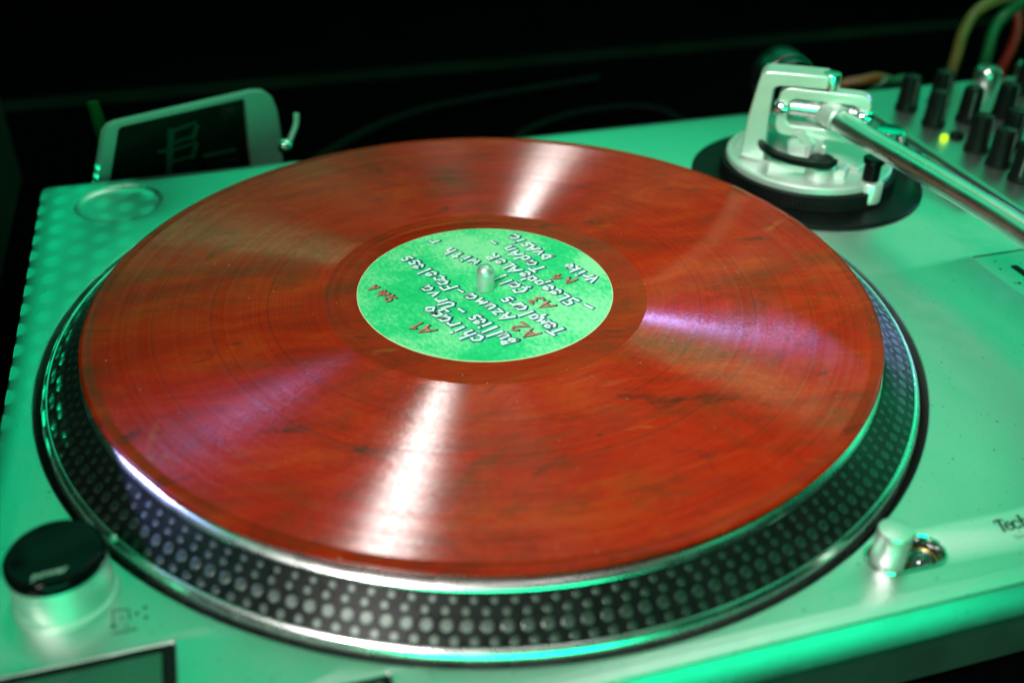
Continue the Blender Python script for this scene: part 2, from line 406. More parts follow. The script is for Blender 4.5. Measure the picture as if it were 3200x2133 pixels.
def spline(pts, m=10):
    P = [Vector(p) for p in pts]; P = [2*P[0]-P[1]]+P+[2*P[-1]-P[-2]]; out = []
    for i in range(1, len(P)-2):
        for k in range(m):
            t = k/m; a, b, c, d = P[i-1:i+3]
            out.append(0.5*((2*b)+(c-a)*t+(2*a-5*b+4*c-d)*t*t+(3*b-a-3*c+d)*t**3))
    out.append(P[-2]); return out

def plate(name, loops, z0, z1, bev, material, parent):
    """flat plate with holes: first loop is the outline, the others are holes"""
    cu = bpy.data.curves.new(name, 'CURVE'); cu.dimensions = '2D'; cu.fill_mode = 'BOTH'
    cu.extrude = ((z1-z0)/2-bev)*S; cu.bevel_depth = bev*S; cu.bevel_resolution = 2; cu.offset = -bev*S
    for lp in loops:
        sp = cu.splines.new('POLY'); sp.points.add(len(lp)-1); sp.use_cyclic_u = True
        for p, (x, y) in zip(sp.points, lp): p.co = (x*S, y*S, 0, 1)
    tmp = bpy.data.objects.new('tmp', cu); COL.objects.link(tmp)
    me = bpy.data.meshes.new_from_object(tmp)
    bpy.data.objects.remove(tmp)
    bm = bmesh.new(); bm.from_mesh(me)
    bmesh.ops.remove_doubles(bm, verts=bm.verts, dist=1e-6)
    for v in bm.verts: v.co.z += (z0+z1)/2*S
    bm.to_mesh(me); bm.free()
    me.materials.clear(); me.materials.append(MATS[material])
    me.shade_smooth(); me.set_sharp_from_angle(angle=math.radians(20))
    me.name = name
    o = bpy.data.objects.new(name, me); COL.objects.link(o); o.parent = parent
    return o

def frame_M(org, ang):
    """local x along a horizontal direction, local y up, local z towards the viewer"""
    a = math.radians(ang)
    e = Vector((math.cos(a), math.sin(a), 0)); up = Vector((0, 0, 1)); n = e.cross(up)
    M = Matrix(((e.x, up.x, n.x, org[0]), (e.y, up.y, n.y, org[1]), (e.z, up.z, n.z, org[2]), (0, 0, 0, 1)))
    return M

def ribbon(lines, w, z, off=(0, 0)):
    """flat pen strokes with a little raggedness"""
    v = []; f = []
    for ln in lines:
        P = [Vector((p[0]+off[0], p[1]+off[1])) for p in ln]
        base = len(v)
        for i, p in enumerate(P):
            t = (P[min(i+1, len(P)-1)]-P[max(i-1, 0)])
            t = t.normalized() if t.length else Vector((1, 0))
            nn = Vector((-t.y, t.x))
            ww = w*(0.8+0.4*random.random())*0.5
            if i == 0: p = p-t*ww*0.6
            if i == len(P)-1: p = p+t*ww*0.6
            v.append((p.x+nn.x*ww, p.y+nn.y*ww, z)); v.append((p.x-nn.x*ww, p.y-nn.y*ww, z))
        for i in range(len(P)-1):
            a = base+2*i; f.append([a, a+1, a+3, a+2])
        z += 0.0015
    return v, f

# ------------------------------------------------------------------ setting
def structure(o): o['kind'] = 'structure'; return o
structure(Geo().add(prism([(-5000, -4000), (5000, -4000), (5000, 6000), (-5000, 6000)], -760, -750)).build('floor', 'dark_floor'))
structure(Geo().add(prism(rrect(-900, -215, 1000, 430, 12), -75, -52, 2)).build('table_top', 'table_top'))
g = Geo().add(prism([(-700, 486), (1200, 486), (1200, 520), (-700, 520)], -97, -75.5, 1.5))
tag(g.build('booth_rail', 'rail_paint'), 'dark horizontal rail running across behind the table', 'rail')

# ------------------------------------------------------------------ turntable
TT = thing('turntable', 'silver direct drive turntable with dotted platter, lit green', 'turntable')
XL, XR, YF, YR = -178.7, 274.3, -177.2, 175.8
well = circle(0, 0, 169.3, 200)
pocket = circle(-142, 149, 20, 64)
start_hole = rrect(-173, -166, -123.6, -131.6, 1.2)
b33_hole = rrect(-96, -172, -69.6, -158.0, 0.8)
b45_hole = rrect(-121, -172, -98, -158.0, 0.8)
lampM = [(81.8, -157.6), (94.6, -157.8)]
def stadium(a, b, r, n=16):
    d = math.atan2(b[1]-a[1], b[0]-a[0]); out = []
    for i in range(n+1):
        w = d-math.pi/2+math.pi*i/n; out.append((b[0]+r*math.cos(w), b[1]+r*math.sin(w)))
    for i in range(n+1):
        w = d+math.pi/2+math.pi*i/n; out.append((a[0]+r*math.cos(w), a[1]+r*math.sin(w)))
    return out
lamp_hole = stadium(lampM[0], lampM[1], 6.4)
pitch_hole = rrect(225, -150, 262, -6, 1.0)
deck = plate('deck_plate', [rrect(XL, YF, XR, YR, 4), well, pocket, start_hole, b33_hole, lamp_hole, pitch_hole], -16, 0, 0.9, 'deck_paint', TT)
Geo().add(prism(rrect(XL+3, YF+4, XR-3, YR-3, 6), -40, -16.3, 0)).build('rubber_base', 'rubber', TT)
for x, y in ((-150, -145), (245, -145), (-150, 145), (245, 145)):
    Geo().add(solid([(16, -51.8), (18, -49), (18, -43), (15, -40.2)], 32, (x, y, 0))).build('foot', 'rubber', TT)
Geo().add(lathe([(5, -9.0), (169.5, -9.0), (169.5, -16.2), (5, -16.2)], 128, closed=True)).build('platter_well_floor', 'black_matt', TT)
Geo().add(lathe([(0.01, -2.2), (14, -2.2), (17.6, -1.9), (19.2, -1.2), (19.7, -0.6), (19.95, -0.6), (19.95, -9), (0.01, -9)], 64, (-142, 149, 0), closed=True)).build('adaptor_pocket', 'deck_paint', TT)

# ---- platter
PL = thing('platter', '', ''); PL.parent = TT
for kk in ('label', 'category'): del PL[kk]
prof = [(140.0, 12.0), (147.2, 12.0), (148.2, 11.8), (149.6, 11.15), (151.1, 10.2), (151.6, 9.6)]
Geo().add(lathe([(4, 5), (4, 11.9)]+prof+[(151.6, 5), (120, 4)], 240, closed=True)).build('top_ring', 'polished_alloy', PL, 40)
B0 = (151.7, 9.70); B1 = (164.2, 1.40)
Geo().add(lathe([(151.5, 9.70), B0, B1, (164.2, -1), (150, -1), (150, 6)], 240, closed=True)).build('strobe_band', 'strobe_band', PL, 30)
Geo().add(lathe([(164.1, 1.55), (164.5, 1.7), (165.3, 1.3), (166.2, 0.2), (166.6, -1.2), (166.6, -6), (160, -6), (160, 0)], 240, closed=True)).build('rim_ring', 'polished_alloy', PL, 40)
sp = [(3.55, 10), (3.55, 22.6)]+[(3.55*math.cos(a), 22.8+3.6*math.sin(a)) for a in [math.radians(12*i) for i in range(0, 8)]]+[(0.02, 26.4)]
Geo().add(lathe(sp, 40)).build('spindle', 'brushed_alloy', PL, 60)
SLP = math.atan2(B0[1]-B1[1], B1[0]-B0[0])
nrm2 = (math.sin(SLP), math.cos(SLP))       # outward, up
def dome(rad, h, n=12):
    v = [(0, 0, h*0.86)]; f = []
    for rr, zz in ((0.40, 0.92), (0.88, 1.0), (1.0, 0.0)):
        v += [(rad*rr*math.cos(2*math.pi*i/n), rad*rr*math.sin(2*math.pi*i/n), h*zz) for i in range(n)]
    for i in range(n):
        j = (i+1) % n; f.append([0, 1+i, 1+j])
        for l in (0, 1): f.append([1+l*n+i, 1+(l+1)*n+i, 1+(l+1)*n+j, 1+l*n+j])
    v += [(rad*math.cos(2*math.pi*i/n), rad*math.sin(2*math.pi*i/n), -0.3) for i in range(n)]
    for i in range(n):
        j = (i+1) % n; f.append([1+2*n+i, 1+3*n+i, 1+3*n+j, 1+2*n+j])
    return v, f
rows = [(0.130, 169, 1.08, 0.05, 0.0), (0.335, 174, 1.14, 0.05, 0.3), (0.600, 180, 1.80, 0.06, 0.9), (0.868, 186, 1.28, 0.05, 0.1)]
dots = []
camv = Vector((-92.34, -338.0, 226.5))
for t, n, rad, h, ph in rows:
    r = B0[0]+(B1[0]-B0[0])*t; z = B0[1]+(B1[1]-B0[1])*t
    for i in range(n):
        a = math.radians(ph)+2*math.pi*i/n
        p = Vector((r*math.cos(a), r*math.sin(a), z)); nn = Vector((nrm2[0]*math.cos(a), nrm2[0]*math.sin(a), nrm2[1]))
        d = camv-p; cs = nn.dot(d)/d.length
        dots.append((max(cs, 0.02)*rad*rad/d.length_squared*(1 if cs > 0.05 else 0.01), p, nn, a, rad, h))
dots.sort(key=lambda q: -q[0])
meshes = {}
rest = Geo()
for i, (sc, p, nn, a, rad, h) in enumerate(dots):
    ex = Vector((-math.sin(a), math.cos(a), 0)); ey = nn.cross(ex)
    if i < 300:
        if rad not in meshes:
            o = Geo().add(dome(rad, h, 14)).build('strobe_dot', 'strobe_dot_metal', PL, 12); meshes[rad] = o.data
        else:
            o = bpy.data.objects.new('strobe_dot', meshes[rad]); COL.objects.link(o); o.parent = PL
        R = Matrix((ex, ey, nn)).transposed().to_4x4(); R.translation = p*S
        o.matrix_local = R
    else:
        R = Matrix((ex, ey, nn)).transposed().to_4x4(); R.translation = p
        rest.add(dome(rad, h, 8), 0, R)
o = rest.build('strobe_dots_far', 'strobe_dot_metal', PL, 12); o['kind'] = 'stuff'

# ---- power dial
PD = thing('power_dial', '', ''); PD.parent = TT
for kk in ('label', 'category'): del PD[kk]
dc = (-152.5, -105.6, 0)
Geo().add(solid([(14.6, 0.05), (14.6, 0.7), (14.2, 1.1), (13.6, 1.2)], 72, dc)).build('base_ring', 'satin_alloy', PD)
Geo().add(solid([(13.3, 1.0), (13.3, 12.6), (13.1, 13.0), (12.9, 13.0)], 72, dc)).build('barrel', 'satin_alloy', PD)
Geo().add(solid([(12.8, 12.8), (13.5, 13.2), (13.6, 14.4), (13.45, 15.6), (12.7, 16.7), (11.6, 17.0), (11.2, 16.85)], 72, dc)).build('cap', 'black_gloss', PD, 50)
def text_mesh(body, size, name, material, parent, org, ang=0, z=0.06, shear=0.0, bold=0.0, squeeze=1.0):
    cu = bpy.data.curves.new(name, 'FONT'); cu.body = body; cu.size = size*S; cu.shear = shear; cu.offset = bold*S; cu.extrude = 0.01*S
    tmp = bpy.data.objects.new('tmp', cu); COL.objects.link(tmp)
    dg = bpy.context.evaluated_depsgraph_get()
    me = bpy.data.meshes.new_from_object(tmp.evaluated_get(dg)); bpy.data.objects.remove(tmp)
    R = Matrix.Rotation(math.radians(ang), 4, 'Z')
    for vv in me.vertices:
        q = R @ Vector((vv.co.x*squeeze, vv.co.y, vv.co.z)); vv.co = (q.x+org[0]*S, q.y+org[1]*S, q.z+z*S)
    me.materials.clear(); me.materials.append(MATS[material]); me.name = name
    o = bpy.data.objects.new(name, me); COL.objects.link(o); o.parent = parent
    return o
text_mesh('power', 3.4, 'lettering', 'print_pale', PD, (-157.4, -115.2), 5, 16.95, 0.2, 0.05)
Geo().add(prism(rrect(-150.2+11.5, -99.0, -150.2+13.2, -97.6, 0.3), 10.2, 11.6)).build('lamp_window', 'print_pale', PD)

# ---- buttons
Geo().add(prism(rrect(-172, -165, -126.8, -132.6, 0.8), -9, -1.3, 0.5)).build('start_button', 'button_glass', TT)
plate('gap_liner', [rrect(-172.95, -165.95, -123.65, -131.65, 1.0), rrect(-172.2, -165.2, -126.4, -132.3, 0.8)], -9, -0.25, 0.1, 'black_matt', TT)  # black liners added so the gaps around the buttons stay dark
plate('gap_liner', [rrect(-95.95, -171.95, -69.65, -158.05, 0.7), rrect(-95.2, -171.2, -71.2, -158.8, 0.6)], -9, -0.25, 0.1, 'black_matt', TT)
Geo().add(prism(rrect(-95, -171, -71.4, -159.0, 0.6), -9, -0.6, 0.4)).build('speed_button', 'button_glass', TT)
for nm, hb in (('button_well', (-173.4, -166.4, -123.2, -131.2)), ('button_well', (-96.4, -172.4, -69.2, -157.6))):
    Geo().add(prism(rrect(*hb, 0.8), -15.5, -9.2)).build(nm, 'black_matt', TT)

# ---- pop-up stylus lamp
TL = thing('target_lamp', '', ''); TL.parent = TT
for kk in ('label', 'category'): del TL[kk]
cup = Geo()
n = len(lamp_hole); rings = [(6.75, 0.06), (6.6, 0.30), (6.2, 0.32), (5.9, -0.2), (5.7, -5.0), (0.4, -6.0)]
vv = []; ff = []
for r, z in rings: vv += [(x, y, z) for x, y in stadium(lampM[0], lampM[1], r)]
for l in range(len(rings)-1):
    for i in range(n):
        j = (i+1) % n; ff.append([l*n+i, l*n+j, (l+1)*n+j, (l+1)*n+i])
cup.add((vv, ff)).build('lamp_cup', 'chrome', TL, 40)
Geo().add(solid([(5.2, -5.5), (5.2, 11.0), (4.9, 11.6), (4.3, 11.8), (0.4, 11.85)], 48, (81.9, -157.6, 0))).build('lamp_post', 'brushed_alloy', TL, 40)
Geo().add(lathe([(4.2*math.cos(math.radians(a)), -5.6+4.2*math.sin(math.radians(a))) for a in range(0, 91, 10)], 32, (94.2, -157.8, 0))).build('bulb', 'bulb_glass', TL, 60)
Geo().add(lathe([(4.5, -5.4), (5.0, -4.0), (5.2, -3.9), (5.2, -5.6)], 32, (94.2, -157.8, 0), closed=True)).build('bulb_ring', 'brass', TL, 60)

# ---- printing on the deck
def serif_word(x0, y0, hgt):
    sl = 0.22; L = []
    def s(pts, w): L.append(([(x0+(p[0]+sl*p[1])*hgt, y0+p[1]*hgt) for p in pts], w*hgt))
    x = 0
    s([(x+0.0, 0.80), (x+0.02, 0.97), (x+0.25, 1.0), (x+0.62, 1.0), (x+0.66, 0.82)], 0.13); s([(x+0.33, 1.0), (x+0.33, 0.0)], 0.24); s([(x+0.18, 0.03), (x+0.50, 0.03)], 0.08)
    def bowl(x, close):
        pts = [(x+0.26+0.26*math.cos(math.radians(a)), 0.33+0.33*math.sin(math.radians(a))) for a in range(20 if not close else 0, 331, 22)]
        s(pts, 0.15)
        if close: s([(x+0.02, 0.38), (x+0.52, 0.38)], 0.13)
        s([(x+0.03, 0.5), (x+0.0, 0.33), (x+0.05, 0.15)], 0.22)
    bowl(0.62, True); bowl(1.20, False)
    def stem(x, top, w=0.2): s([(x, top), (x, 0.0)], w); s([(x-0.10, 0.03), (x+0.12, 0.03)], 0.07)
    stem(1.92, 1.02); s([(1.95, 0.5), (2.1, 0.66), (2.25, 0.6), (2.3, 0.42)], 0.13); stem(2.32, 0.45)
    stem(2.68, 0.66); s([(2.71, 0.5), (2.86, 0.66), (3.0, 0.6), (3.05, 0.42)], 0.13); stem(3.07, 0.45)
    stem(3.42, 0.66); s([(3.42, 0.92), (3.42, 1.0)], 0.2)
    bowl(3.60, False)
    s([(4.6, 0.58), (4.4, 0.66), (4.25, 0.55), (4.35, 0.38), (4.55, 0.25), (4.5, 0.06), (4.3, 0.0), (4.18, 0.1)], 0.15)
    return L
g = Geo()
for ln, w in serif_word(122.0, -157.6, 4.7): g.add(ribbon([ln], w, 0.05+0.002*random.random()))
g.build('maker_lettering', 'print_black', deck, 0)
text_mesh('Direct Drive Turntable System', 2.3, 'lettering', 'print_grey', deck, (124.6, -161.6), 0, 0.05)
g = Geo()
for a, b, w in (((-140, -115.6), (-135.6, -116.4), 0.45), ((-139.8, -115.6), (-139.7, -120.2), 0.45), ((-135.6, -116.4), (-135.3, -120.2), 0.4), ((-139.9, -124.2), (-133.4, -124.2), 0.5)):
    g.add(ribbon([[a, b]], w, 0.05))
for x, y, r in ((-139.6, -121.5, 0.75), (-133.4, -118.6, 0.6), (-131.0, -120.7, 0.6), (-131.2, -117.0, 0.6), (-137.5, -119.0, 0.4), (-136, -122.5, 0.4)):
    g.add(([(x+r*math.cos(k*.785), y+r*math.sin(k*.785), 0.06) for k in range(8)], [list(range(8))]))
g.build('strobe_legend', 'print_black', deck, 0)

# ---- pitch fader plate at the right edge
PT = thing('pitch_fader', '', ''); PT.parent = TT
for kk in ('label', 'category'): del PT[kk]
Geo().add(prism(rrect(224.6, -150.4, 262.4, -5.6, 1.0), -12, -0.7)).build('fader_plate', 'deck_paint', PT)
g = Geo()
for x, y, r in ((233.5, -11.2, 0.55), (231.1, -17.8, 0.7), (231.0, -30.4, 0.9), (229.4, -29.8, 0.5), (231, -43, 0.7), (231, -56, 0.7)):
    g.add(([(x+r*math.cos(k*.785), y+r*math.sin(k*.785), -0.64) for k in range(8)], [list(range(8))]))
g.build('scale_marks', 'print_black', PT, 0)
Geo().add(prism(rrect(236.8, -144, 240.6, -16.5, 1.2), -0.9, -0.6)).build('fader_slot', 'black_matt', PT)

# ---- tonearm
TA = thing('tonearm', '', ''); TA.parent = TT
for kk in ('label', 'category'): del TA[kk]
ac = (194, 88, 0)
Geo().add(solid([(57.6, 0.04), (57.6, 1.4), (56.8, 2.0), (44.5, 2.0)], 128, ac)).build('base_disc', 'black_plastic', TA)
# knurled height ring
NK = 150; v = []; f = []
lv = [(0.0, 0.0)]; kz = [2.0+i*0.95 for i in range(9)]
for li, z in enumerate(kz):
    for i in range(NK*2):
        a = math.pi*i/NK; rr = 43.2+(0.45 if (i % 2 and li % 2) else 0.0); v.append((ac[0]+rr*math.cos(a), ac[1]+rr*math.sin(a), z))
for li in range(len(kz)-1):
    for i in range(NK*2):
        j = (i+1) % (NK*2); f.append([li*NK*2+i, li*NK*2+j, (li+1)*NK*2+j, (li+1)*NK*2+i])
f.append([(len(kz)-1)*NK*2+i for i in range(NK*2)])
Geo().add((v, f)).build('height_ring', 'black_plastic', TA, 0)
Geo().add(solid([(40.5, 9.6), (41.0, 10.0), (41.0, 12.6), (40.2, 13.4), (38.0, 13.6), (37.6, 12.2), (20, 12.2)], 96, ac)).build('base_plate', 'satin_alloy', TA)
g = Geo()   # castings standing on the base plate
g.add(solid([(7.2, 12), (7.2, 17.4), (6.6, 18.0), (1, 18.0)], 32, (187, 66, 0)))
g.add(prism([(166, 78), (196, 58), (203, 66), (172, 90)], 12, 16.5, 0.8))
g.add(prism([(206, 62), (222, 72), (216, 96), (196, 84)], 12, 15.0, 0.8))
g.build('base_casting', 'satin_alloy', TA)
Geo().add(solid([(5.6, 3.8), (5.9, 4.2), (5.9, 13.4), (5.5, 14.0), (4.2, 14.2)], 36, (206.0, 50.5, 0))).build('lock_screw', 'satin_alloy', TA)
Geo().add(solid([(4.0, 13.0), (4.0, 22.5), (5.0, 23.0), (5.2, 25.0), (4.6, 25.6)], 36, (206.0, 51.5, 0))).build('lift_post', 'black_gloss', TA)

G0 = (191.5, 79.0, 0); GA = -34
M = frame_M(G0, GA)
def bent(outer, inner, z0, z1, Mx):
    """a bar between two polylines of equal length, thick from z0 to z1"""
    poly = outer+inner[::-1]; v, f = prism(poly, z0, z1, 0)
    v = [tuple(Mx @ Vector(p)) for p in v]; 
    k = len(outer); n = 2*k
    f = [q for q in f if len(q) == 4 or False]
    for zl in (0, 1):
        for i in range(k-1):
            f.append([zl*n+i, zl*n+i+1, zl*n+n-2-i, zl*n+n-1-i])
    return v, f
def arc(cx, cy, r, a0, a1, n=6): return [(cx+r*math.cos(math.radians(a0+(a1-a0)*i/n)), cy+r*math.sin(math.radians(a0+(a1-a0)*i/n))) for i in range(n+1)]
# yoke: rises on the left from the base and reaches over the top to the upper bearing
out = [(-36, 9.5), (-35.6, 20), (-34.7, 34)]+arc(-27.4, 53.2, 4.6, 172, 90)+[(-12, 58.3), (0, 58.4)]
inn = [(-23.5, 9.5), (-24.3, 20), (-24.6, 30)]+arc(-21.2, 47.8, 3.4, 175, 90)+[(-12, 51.6), (0, 52.0)]
g = Geo().add(bent(out, inn, -7.5, 5.5, M))
g.add(bent([(-36, 9.6), (-10, 9.6)], [(-36, 14.5), (-10, 12.5)], -9, 7, M))
yk = g.build('yoke', 'satin_alloy', TA, 30)
bv = yk.modifiers.new('bevel', 'BEVEL'); bv.width = 0.0009; bv.segments = 3; bv.limit_method = 'ANGLE'
# upper bearing
gb = solid([(4.2, 50.6), (4.4, 51.0), (4.4, 57.9), (4.0, 58.6), (1.6, 58.8)], 32)
Geo().add(([tuple(Vector(q)+Vector((G0[0]+1.2*0.83, G0[1]-1.2*0.56, 0))) for q in gb[0]], gb[1])).build('top_bearing', 'polished_alloy', TA)
# gimbal ring, rounded square
def rr_loop(x0, y0, x1, y1, r): return rrect(x0, y0, x1, y1, r, 6)
o1 = rr_loop(-21.6, 26.4, 21.6, 50.6, 5.5); i1 = rr_loop(-16.3, 32.0, 16.3, 45.2, 3.5)
n = len(o1); v = []; f = []
for lp, z in ((o1, 4.0), (o1, -4.0), (i1, -4.0), (i1, 4.0)): v += [tuple(M @ Vector((x, y, z))) for x, y in lp]
for l in range(4):
    for i in range(n):
        j = (i+1) % n; f.append([l*n+i, l*n+j, ((l+1) % 4)*n+j, ((l+1) % 4)*n+i])
gr = Geo().add((v, f)).build('gimbal_ring', 'satin_alloy', TA, 30)
bv = gr.modifiers.new('bevel', 'BEVEL'); bv.width = 0.0008; bv.segments = 3; bv.limit_method = 'ANGLE'
def axis_lathe(prof, p, d, n=32):
    """lathe whose z axis points along d from p"""
    q = Vector(d).to_track_quat('Z', 'Y').to_matrix().to_4x4(); q.translation = Vector(p)
    v, f = solid(prof, n); return [tuple(q @ Vector(t)) for t in v], f
ex = Vector((math.cos(math.radians(GA)), math.sin(math.radians(GA)), 0)); pv = Vector((191.5, 79, 40))
for s in (-1, 1):
    fr = M.to_3x3() @ Vector((0, 0, 1))
    Geo().add(axis_lathe([(1.2, -3), (3.7, -2.6), (3.9, -1.5), (3.9, 2.6), (3.4, 3.4), (1.0, 3.7)], pv+ex*19.6*s+fr*3.2, ex*s)).build('pivot_bearing', 'chrome', TA)
Geo().add(axis_lathe([(3.6, -16.0), (4.3, -15.4), (4.3, 15.4), (3.6, 16.0)], pv, ex)).build('pivot_axle', 'polished_alloy', TA)
# arm: hub, collar, S-shaped tube
T = [(190.5, 92, 40.5), (194.2, 66, 38.6), (197.4, 45, 37.6), (201, 20, 37), (203.6, 0, 36.6), (205.8, -20, 36.3), (207.4, -38, 36), (207.6, -58, 35.6), (204, -80, 35.2), (196, -102, 34.8), (190, -124, 34.2), (188, -140, 33.6)]
hubdir = Vector(T[2])-Vector(T[0])
Geo().add(axis_lathe([(4.5, -3), (7.6, -2), (7.8, 10), (7.0, 12), (6.0, 12.5)], Vector(T[0]), hubdir)).build('arm_hub', 'satin_alloy', TA)
Geo().add(axis_lathe([(5.0, 0), (6.2, 0.6), (6.4, 9.5), (5.6, 10.5)], Vector(T[0])+hubdir.normalized()*14, hubdir)).build('arm_collar', 'satin_alloy', TA)
Geo().add(tube(spline(T, 10), 5.3, 28)).build('arm_tube', 'arm_tube_alloy', TA, 60)
bk = Vector((0.16, 0.985, -0.02)).normalized()
cw = Vector((190.0, 88, 39.5))
Geo().add(tube([cw, cw+bk*48], 4.2, 20)).build('rear_shaft', 'satin_alloy', TA)
Geo().add(axis_lathe([(9, 24), (12.6, 24.6), (13.6, 26), (13.8, 30), (13.8, 31.5), (14.4, 31.8), (15.0, 33), (15.0, 48), (14.2, 49.2), (8, 49.6)], cw, bk, 56)).build('counterweight', 'dark_metal', TA, 40)
Geo().add(axis_lathe([(8.6, 20.5), (13.4, 20.8), (13.9, 21.2), (13.9, 23.6), (13.4, 24.0), (8.6, 24.2)], cw, bk, 56)).build('weight_dial', 'black_gloss', TA, 40)
# headshell with its cartridge at the free end, and the rest that holds the parked arm
e_ = Vector(T[-1]); hd = (Vector(T[-1])-Vector(T[-2])).normalized(); hx = Vector((-hd.y, hd.x, 0)).normalized()
def hs(poly, z0, z1): return [tuple(e_+hd*p[1]+hx*p[0]+Vector((0, 0, p[2]))) for p in prism(poly, z0, z1, 0.4)[0]], prism(poly, z0, z1, 0.4)[1]
Geo().add(hs([(-5, 4), (5, 4), (9, 12), (9, 40), (7, 44), (-7, 44), (-9, 40), (-9, 12)], -2.5, 0.8)).add(axis_lathe([(5.4, -6), (6.0, -5), (6.0, 5), (5.4, 6)], e_, hd)).build('headshell', 'black_plastic', TA)
Geo().add(hs([(-8, 20), (8, 20), (8, 40), (-8, 40)], -16, -2.7)).build('cartridge', 'black_plastic', TA)
Geo().add(solid([(5, 0.05), (5, 1.5), (3, 2.2), (3, 24), (3.6, 25)], 24, (214, -90, 0))).add(tube(spline([(214, -90, 24), (209, -90, 27), (204, -90, 28), (197, -90, 28.4)], 5), 2.0, 10)).build('arm_rest', 'black_plastic', TA)
# curved arm lifter on its black post
L = [(168, 97.3), (164.8, 84), (165.8, 74.5), (170.5, 66.0), (177, 60.4), (184, 57.6), (190, 58.5)]
wid = [0.6, 1.4, 1.9, 2.4, 2.7, 2.6, 1.0]
pts = [Vector((a, b, 0)) for a, b in L]
o_, i_ = [], []
for k_, q in enumerate(pts):
    t = (pts[min(k_+1, len(pts)-1)]-pts[max(k_-1, 0)]).normalized(); nn = Vector((-t.y, t.x, 0))
    a = q+nn*wid[k_]; b = q-nn*wid[k_]; o_.append((a.x, a.y)); i_.append((b.x, b.y))
Geo().add(bent(o_, i_, 20.6, 23.4, Matrix.Identity(4))).build('arm_lifter', 'black_plastic', TA, 30)
Geo().add(solid([(6.4, 13), (6.4, 20.5), (5.6, 21.4), (2, 21.6)], 32, (187, 66, 0))).build('lifter_post', 'black_plastic', TA)
g = Geo()
for (u_, h_, z_, r_, l_) in ((-3, 21, 6, 2.0, 5), (3.5, 19.5, 8, 1.6, 6), (8, 17, 9, 2.6, 4)):
    c_ = M @ Vector((u_, h_, z_)); g.add(solid([(r_*0.8, -l_), (r_, -l_+0.5), (r_, l_-0.5), (r_*0.8, l_)], 20, tuple(c_)))
v, f = prism([(-14, 24.5), (-6, 29.5), (3, 27.5), (4.5, 17), (-4, 14), (-13, 18)], 3.5, 6.5, 0.6)
g.add(([tuple(M @ Vector(p)) for p in v], f))
v, f = prism([(-12.5, 30), (-7, 31.5), (-1, 25.2), (-5, 23.5)], 6.6, 8.2, 0.4)
g.add(([tuple(M @ Vector(p)) for p in v], f))
g.build('pivot_bracket', 'satin_alloy', TA, 30)
# anti-skate dial and cue lever
Geo().add(solid([(11.5, 0.05), (11.5, 2.0), (10.4, 2.4), (10.2, 9), (9.4, 10), (5, 10)], 48, (248, 98, 0))).build('anti_skate_base', 'black_plastic', TA)
Geo().add(solid([(7.4, 9.6), (7.8, 10), (7.8, 17.0), (7.2, 17.8), (2, 18)], 48, (246, 96, 0))).build('anti_skate_dial', 'chrome', TA)
Geo().add(solid([(4.6, 0.05), (4.6, 9.0), (4.0, 9.8), (1, 10)], 32, (253, 80, 0))).build('cue_post', 'chrome', TA)
Geo().add(tube([(252, 76, 8.5), (254, 62, 8), (257.5, 42, 7)], [1.6, 1.5, 2.4], 12)).build('cue_lever', 'black_plastic', TA)

# ------------------------------------------------------------------ slipmat and record
tag(Geo().add(lathe([(4.2, 12.1), (146.6, 12.1), (147.0, 12.9), (147.0, 13.7), (4.2, 13.7)], 128, closed=True)).build('slipmat', 'felt'), 'thin black felt slipmat under the red record', 'slipmat')
VR = thing('vinyl_record', 'marbled orange red vinyl record with green label, on the platter', 'record')
prof = [(3.75, 13.9), (3.75, 15.55), (4.2, 15.66), (50.2, 15.66), (52.0, 15.60), (56.3, 15.56), (56.7, 15.50), (57.1, 15.56), (60.6, 15.54), (60.9, 15.50), (61.2, 15.54), (63.0, 15.53), (63.3, 15.50)]
groov = [(63.3, 15.50), (90, 15.50), (118, 15.50), (146.0, 15.50)]
edge = [(146.0, 15.50), (146.6, 15.56), (147.4, 15.80), (148.6, 15.84), (149.8, 15.66), (150.5, 15.30), (150.8, 14.80), (150.5, 14.25), (149.6, 13.95), (3.75, 13.9)]
g = Geo().add(lathe(prof, 256), 0).add(lathe(groov, 256), 1).add(lathe(edge, 256), 0)
g.build('disc', ['vinyl_smooth', 'vinyl_grooved'], VR, 50)
g = Geo().add(lathe([(3.7, 15.80), (49.6, 15.80), (49.75, 15.80)], 160), 0).add(lathe([(49.75, 15.80), (50.05, 15.76), (50.1, 15.66)], 160), 1)
LB = g.build('label', ['label_paper', 'label_edge'], VR, 40)
LB['label'] = 'mottled green paper label with handwritten track titles'

